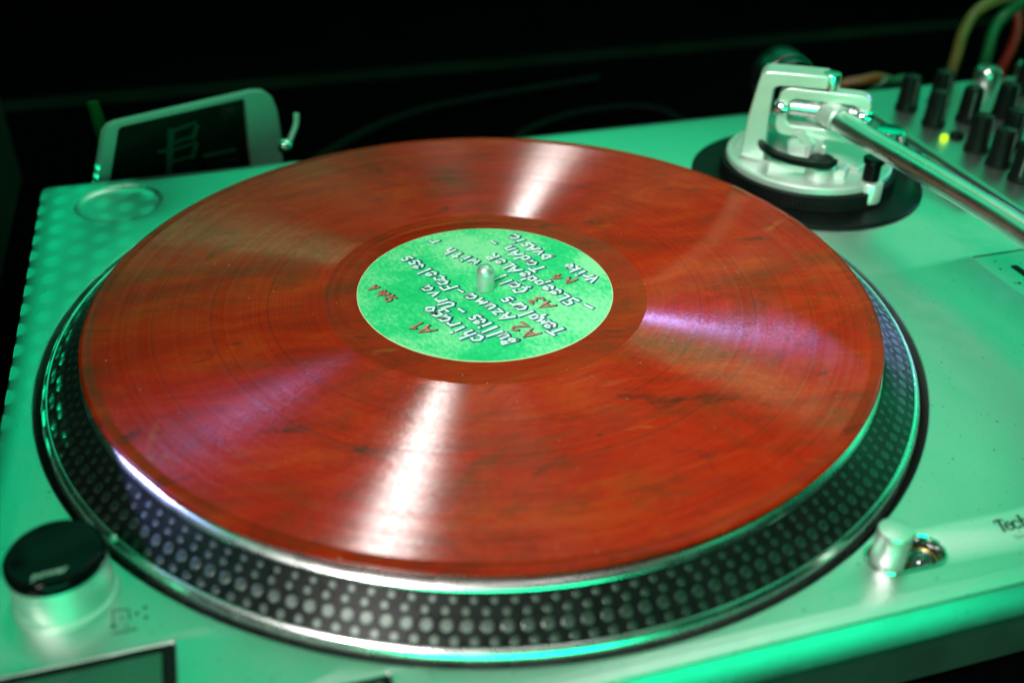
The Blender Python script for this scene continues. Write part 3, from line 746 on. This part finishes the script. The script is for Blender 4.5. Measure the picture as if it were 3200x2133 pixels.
GLY = {
 'A': [[(0, 0), (.34, 1), (.62, 0)], [(.1, .36), (.56, .40)]],
 'a': [[(.5, .62), (.16, .64), (.02, .3), (.2, .02), (.46, .2), (.52, .64), (.56, 0)]],
 'B': [[(.05, 0), (.08, 1), (.5, .82), (.1, .52), (.56, .26), (.05, 0)]],
 'b': [[(.05, 1), (.05, 0), (.45, .1), (.45, .5), (.08, .5)]],
 'C': [[(.55, .85), (.25, 1), (.02, .5), (.2, .05), (.55, .12)], [(.3, .02), (.36, -.2), (.2, -.28)]],
 'c': [[(.48, .56), (.22, .68), (.02, .34), (.2, .02), (.5, .1)]],
 'D': [[(.05, 0), (.05, 1), (.58, .45), (.05, 0)]],
 'd': [[(.52, 1), (.5, 0), (.12, .05), (.06, .5), (.48, .55)]],
 'e': [[(.06, .36), (.48, .42), (.36, .68), (.1, .58), (.04, .2), (.24, 0), (.5, .1)]],
 'F': [[(.08, 0), (.12, 1), (.6, .95)], [(.1, .55), (.46, .52)]],
 'g': [[(.5, .62), (.1, .6), (.08, .2), (.46, .22), (.52, .65), (.44, -.3), (.05, -.25)]],
 'h': [[(.08, 1.05), (.1, 0)], [(.1, .45), (.36, .6), (.46, .4), (.48, 0)]],
 'i': [[(.22, .62), (.26, 0)], [(.2, .86), (.21, .95)]],
 'k': [[(.08, 1), (.1, 0)], [(.46, .66), (.1, .32), (.5, 0)]],
 'l': [[(.22, 1.05), (.26, 0)]],
 'L': [[(.1, .95), (.12, 0), (.5, .04)]],
 'm': [[(.02, 0), (.06, .64), (.26, .2), (.42, .64), (.62, 0)]],
 'n': [[(.06, 0), (.08, .64), (.4, .6), (.46, 0)]],
 'o': [[(.25, .66), (.02, .3), (.3, 0), (.52, .36), (.25, .66)]],
 'p': [[(.08, -.35), (.1, .64), (.5, .58), (.46, .14), (.12, .1)]],
 'r': [[(.1, 0), (.12, .62)], [(.13, .36), (.32, .62), (.5, .58)]],
 'R': [[(.08, 0), (.1, .95), (.5, .74), (.12, .46), (.56, 0)]],
 's': [[(.46, .62), (.14, .66), (.1, .4), (.44, .26), (.4, .02), (.04, .04)]],
 'S': [[(.52, .92), (.14, .95), (.1, .58), (.5, .42), (.46, .04), (.02, .06)]],
 't': [[(.24, .95), (.28, 0)], [(.04, .66), (.5, .68)]],
 'T': [[(.0, .94), (.64, .98)], [(.32, .96), (.30, 0)]],
 'U': [[(.06, 1), (.04, .2), (.28, 0), (.52, .2), (.52, 1)]],
 'u': [[(.06, .64), (.08, .08), (.36, .02), (.46, .64), (.5, 0)]],
 'V': [[(.02, 1), (.28, 0), (.58, 1)]], 'v': [[(.04, .64), (.26, 0), (.5, .64)]],
 'w': [[(.0, .64), (.16, 0), (.3, .44), (.44, 0), (.62, .64)]],
 'z': [[(.06, .62), (.5, .62), (.04, .02), (.54, .02)]],
 '-': [[(.0, .34), (.6, .36)]], ' ': [],
 '1': [[(.12, .7), (.34, 1), (.32, 0)]],
 '2': [[(.04, .76), (.28, 1), (.5, .74), (.04, .02), (.62, .06)]],
 '3': [[(.06, .95), (.5, .92), (.24, .56), (.54, .3), (.3, 0), (.02, .1)]],
 '4': [[(.42, 0), (.42, 1), (.02, .34), (.6, .36)]],
}
def word(txt, a, b, hgt, colour, wd=1.15):
    A = Vector(a); B = Vector(b); n = len(txt)
    if n > 1:
        d = (B-A); adv = d.length/(n-1); d.normalize()
    else:
        d = Vector((math.cos(math.radians(115)), math.sin(math.radians(115)))); adv = hgt*0.75
    u = Vector((-d.y, d.x)); lines = []
    for i, ch in enumerate(txt):
        c = A+d*adv*i; k = adv/0.72 if n > 1 else hgt
        k = min(k, hgt*1.05)
        jx, jy, ja = random.uniform(-.05, .05)*hgt, random.uniform(-.08, .08)*hgt, random.uniform(-.10, .10)
        for st in GLY[ch]:
            pts = []
            dense = []
            for q in range(len(st)-1):
                for t in (0, .5): dense.append((st[q][0]+(st[q+1][0]-st[q][0])*t, st[q][1]+(st[q+1][1]-st[q][1])*t))
            dense.append(st[-1])
            for x, y in dense:
                lx = (x-0.29)*k+jx+0.10*(y-0.4)*hgt; ly = (y-0.42)*hgt+jy
                lx, ly = lx*math.cos(ja)-ly*math.sin(ja), lx*math.sin(ja)+ly*math.cos(ja)
                p = c+d*lx+u*ly; pts.append((p.x, p.y))
            lines.append(pts)
    g = Geo()
    g.add(ribbon(lines, wd*1.95, 15.83, (0.34, -0.22)), 1)
    g.add(ribbon(lines, wd, 15.90), 0)
    return g.build('lettering', [colour, 'ink_outline' if colour == 'ink_white' else 'ink_dark'], LB, 0)
H = 5.4
for t, a, b, h in (('chirago', (-13.0, -33.5), (-25.3, -9.6), 6.4), ('Urva', (-17.5, -8.0), (-22.6, 5.4), 5.8), ('Bullies', (-1.6, -37.7), (-9.8, -19.6), 6.2),
        ('-', (-13.5, -13.7), (-13.5, -13.7), 4.5), ('Azuma', (2.0, -22.6), (-7.0, -4.6), 5.6), ('-', (-10.3, 0.5), (-10.3, 0.5), 4.0),
        ('Faceless', (-13.3, 4.8), (-25.2, 31.1), 6.0), ('Templars', (17.3, -36.2), (5.6, -10.1), 6.0), ('with', (0.6, 21.3), (-6.7, 32.9), 5.4),
        ('r', (-10.9, 42.6), (-10.9, 42.6), 5.4), ('Call', (13.3, -4.7), (7.8, 7.0), 5.6), ('-', (34.1, -24.0), (34.1, -24.0), 6.0),
        ('SLeepdeALeR', (29.6, -18.4), (9.2, 23.1), 5.8), ('TadAn', (25.3, 9.4), (17.6, 28.3), 5.8), ('-', (13.0, 34.7), (13.0, 34.7), 4.2),
        ('Vriko', (43.6, -4.6), (37.2, 8.0), 5.2), ('DvAsia', (30.8, 18.1), (22.9, 37.8), 5.6)):
    word(t, a, b, h, 'ink_white')
for t, a, b, h in (('A1', (-28.6, -22.9), (-31.3, -18.6), 6.2), ('A2', (7.8, -35.5), (5.0, -30.0), 6.4), ('A3', (18.9, -18.4), (17.2, -13.4), 6.0), ('A4', (34.0, -3.2), (30.6, 0.8), 5.4), ('Side A', (-36.8, 1.8), (-42.1, 11.7), 4.4)):
    word(t, a, b, h, 'ink_red', 0.75)

# ------------------------------------------------------------------ mixer to the right
MX = thing('mixer', 'pale DJ mixer with tall black knobs beside the tonearm', 'mixer')
Geo().add(prism(rrect(279.5, -140, 560, 190, 5), -48, 0, 1.0)).build('top_panel', 'deck_paint', MX)
for x, y in ((300, -120), (540, -120), (300, 170), (540, 170)):
    Geo().add(solid([(9, -51.8), (10, -50), (10, -48.2)], 20, (x, y, 0))).build('foot', 'rubber', MX)
def knob(x, y, a, s=1.0):
    v, f = [], []
    n = 28; lv = [(6.6, 0.4), (6.6, 1.6), (5.7, 4.0), (5.2, 17.5), (4.8, 19.6), (3.9, 20.2)]
    for r, z in lv:
        for i in range(n):
            rr = r*(1+(0.05 if i % 2 and z > 1.7 else 0)); w = 2*math.pi*i/n; v.append((rr*math.cos(w)*s, rr*math.sin(w)*s, z))
    for l in range(len(lv)-1):
        for i in range(n):
            j = (i+1) % n; f.append([l*n+i, l*n+j, (l+1)*n+j, (l+1)*n+i])
    f.append([(len(lv)-1)*n+i for i in range(n)])
    o = Geo().add((v, f)).build('knob', 'black_plastic', MX, 25)
    o.location = (x*S, y*S, 0); o.rotation_euler = (0, 0, a)
    b = Geo().add(prism([(-0.45, -6.0), (0.45, -6.0), (0.45, -5.2), (-0.45, -5.2)], 3.0, 18.8)).add(prism([(-0.45, -5.0), (0.45, -5.0), (0.45, 0), (-0.45, 0)], 20.1, 20.4)).build('pointer', 'print_grey', o, 0)
for i, (x, y) in enumerate(((301.5, 158), (302, 132.5), (303, 95.5), (302, 76), (301, 57), (325, 160), (325, 133), (325.5, 97), (325, 76), (325, 57), (349, 133), (349, 97), (349, 76), (388, 163), (390, 133))):
    knob(x, y, random.uniform(-0.9, 0.5))
Geo().add(lathe([(2.2, 0.1), (2.2, 1.6), (1.6, 2.8), (0.02, 3.2)], 20, (294.8, 112.2, 0))).build('led', 'led', MX, 60)
Geo().add(prism(rrect(300, 109.6, 306, 115.2, 0.6), 0, 3.2, 0.5)).build('push_switch', 'black_plastic', MX)
for x, y in ((376, 183), (407.5, 184)):
    Geo().add(solid([(8.2, 0.1), (8.4, 1), (8.0, 8), (6.6, 10.2), (3, 10.8)], 32, (x, y, 0))).build('jack_collar', 'polished_alloy', MX, 40)

# ------------------------------------------------------------------ cables and small things behind
def cable(name, pts, r, material, label, cat='cable'):
    return tag(Geo().add(tube(spline(pts, 10), r, 14)).build(name, material, None, 60), label, cat)
cable('patch_cable', [(362, 201, -48), (362.5, 201, -10), (363.4, 200, 12), (364, 200, 27), (369, 200, 39.5), (381, 200, 46), (400, 203, 47), (430, 210, 40), (460, 220, 10)], 3.5, 'cable_yellow', 'yellow cable arching up behind the mixer')
cable('patch_cable', [(387.5, 201, -48), (387, 201, -10), (386.5, 200, 10), (387, 200, 29), (395, 200, 40), (412, 203, 44), (440, 212, 34), (470, 222, 0)], 3.5, 'cable_green', 'green cable arching up behind the mixer, between yellow and red')
cable('patch_cable', [(400, 202, -40), (402, 201, 0), (404.5, 200, 15), (404.5, 200, 30), (400, 204, 44), (398, 212, 60), (410, 226, 72), (440, 240, 60)], 3.3, 'cable_red', 'red cable standing up behind the mixer')
cable('patch_cable', [(262, 236, -48), (285, 214, -8), (303, 205, 1.0), (318, 206, 0), (340, 210, -12), (370, 230, -48)], 3.2, 'cable_orange', 'orange cable lying low behind the tonearm and mixer')
cable('patch_cable', [(296, 216, -46), (312, 203, -4), (322, 201, -0.5), (334, 203, -4), (350, 216, -46)], 3.0, 'cable_green', 'short green cable loop low at the corner of the mixer')
cable('power_cable', [(-60, 250, -48), (-18, 296, -47.5), (12, 322, -47.5), (46, 342, -47.5), (80, 352, -47.5), (119, 360, -47.5), (190, 372, -47.5)], 4.0, 'cable_black', 'long black cable curving across the table behind the record')
cable('signal_cable', [(88, 262, -48), (103.6, 284, -46), (142, 304, -45.5), (185, 309, -45.5), (207, 301, -46), (216, 280, -47), (222, 240, -48)], 3.4, 'cable_black', 'black cable loop on the table behind the deck near the tonearm')

# chrome plug with a glint behind the left rear of the deck
PG = thing('audio_plug', 'small chrome plug standing behind the rear left deck edge', 'plug')
Geo().add(solid([(4.2, -52), (4.2, -12), (3.6, -10), (2.6, -9.4)], 24, (-57.6, 196, 0))).build('sleeve', 'black_plastic', PG)
Geo().add(lathe([(2.6, -10), (2.6, -3), (3.8, -2.2), (4.2, -0.2)]+[(4.2*math.cos(math.radians(a)), 0.0+4.2*math.sin(math.radians(a))) for a in range(10, 91, 16)], 24, (-57.6, 196, 0))).build('tip', 'chrome', PG, 60)
Geo().add(tube(spline([(-57, 198, -4), (-54, 199, 3), (-50.5, 200, 10), (-49.6, 200, 16)], 6), 1.5, 10)).build('spring', 'satin_alloy', PG, 60)

# ------------------------------------------------------------------ display box behind the left corner
DB = thing('display_box', 'pale framed box with dark front panel behind the rear left corner', 'box')
M2 = frame_M((-150, 186, 0), 24)
outer = [(-23.0, -51.5), (4.6, 20.5), (7.5, 23.2), (11.5, 24.0), (88.0, 22.6), (94.5, 21.2), (99.2, 16.7), (101.6, 8), (102.0, -3), (102.6, -51.5)]
inner = [(-13.5, -46), (11.6, 19.6), (12.6, 20.9), (14.2, 21.3), (81.4, 19.9), (82.6, 19.3), (82.9, 18), (82.2, 2), (81.6, -14), (81.2, -46)]
v = []; f = []; n = 10
for lp, z in ((outer, -4), (outer, -1.2), ([(x*0.985+0.6, y*0.985) for x, y in outer], 0), (inner, 0), (inner, -3)): v += [tuple(M2 @ Vector((x, y, z))) for x, y in lp]
for l in range(4):
    for i in range(n):
        j = (i+1) % n; f.append([l*n+i, l*n+j, (l+1)*n+j, (l+1)*n+i])
f.append(list(range(n))[::-1])
Geo().add((v, f)).build('housing', 'pale_housing', DB, 40)
v, f = prism(inner, -4, -2.6)
pn = Geo().add(([tuple(M2 @ Vector(p)) for p in v], f)).build('front_panel', 'dark_screen', DB, 0)
def strokes(lines, w, name, material, parent, zz):
    v, f = ribbon(lines, w, zz); return Geo().add(([tuple(M2 @ Vector(p)) for p in v], f)).build(name, material, parent, 0)
strokes([[(40, 11.5), (34, -13)]], 3.4, 'lettering', 'screen_print', pn, -2.5)
strokes([[(54.5, 10.5), (51, 4.5)], [(52.5, 0.8), (49, -6)]], 2.6, 'lettering', 'screen_print', pn, -2.5)
strokes([[(39.5, 11.0), (54, 12.5)], [(38, 4.6), (52, 5.6)], [(37, 0.6), (52.5, 1.8)], [(36, -5.5), (49.5, -5.2)], [(31, 2.0), (37, 1.6)]], 1.5, 'lettering', 'screen_print', pn, -2.45)
strokes([[(55.6, -7.2), (73.8, -8.4)]], 2.4, 'indicator_bar', 'screen_print', pn, -2.5)
v, f = prism([(56, -11), (73, -12.5), (73, -16), (56, -15)], -2.6, 1.5)
Geo().add(([tuple(M2 @ Vector(p)) for p in v], f)).build('catch', 'black_plastic', DB, 0)
# pale green stub standing left of the box
tag(Geo().add(tube([(-146, 203, -51.5), (-148, 203, 10), (-149, 203, 24), (-149.6, 203, 31)], [3.2, 3.2, 3.2, 2.8], 14)).build('marker_pen', 'stick_green', None, 60), 'dim green stick standing behind the left top of the framed box', 'stick')

# ------------------------------------------------------------------ perforated screen at the left
def perforated(x, y0, y1, z0, z1, py, pz, ry, rz, thick):
    v = []; f = []; ny = int((y1-y0)/py); nz = int((z1-z0)/pz)
    for side in (0, 1):
        xx = x-thick*side
        for kz in range(nz):
            sh = 0.5*py*(kz % 2)
            for ky in range(ny):
                cy = y0+(ky+0.5)*py+sh; cz = z0+(kz+0.5)*pz; b = len(v)
                sq = [(-.5, -.5), (0, -.5), (.5, -.5), (.5, 0), (.5, .5), (0, .5), (-.5, .5), (-.5, 0)]
                for a, c in sq: v.append((xx, cy+a*py, cz+c*pz))
                for a, c in sq:
                    L = math.hypot(a, c); v.append((xx, cy+ry*a/L, cz+rz*c/L))
                for i in range(8):
                    j = (i+1) % 8; f.append([b+i, b+j, b+8+j, b+8+i])
    return v, f
PS = thing('perforated_screen', 'black perforated metal screen standing along the left of the turntable', 'screen')
Geo().add(perforated(-214, -150, 300, 5.6, 17.8, 14.0, 2.0, 4.8, 0.78, 0.8)).build('perforated_sheet', 'grille_paint', PS, 0)
g = Geo()
for k in range(21):
    z = 17.8+k*3.2; g.add(prism([(-214.8, -160), (-213.2+0.9*(k % 2), -160), (-213.2+0.9*(k % 2), 310), (-214.8, 310)], z, z+3.18))
g.build('ribbed_panel', 'grille_paint', PS, 0)  # solid above the holes, height set to block the side lamp
Geo().add(prism([(-218, -160), (-211, -160), (-211, 310), (-218, 310)], -51.8, 5.5, 0.6)).build('screen_foot', 'grille_paint', PS, 0)
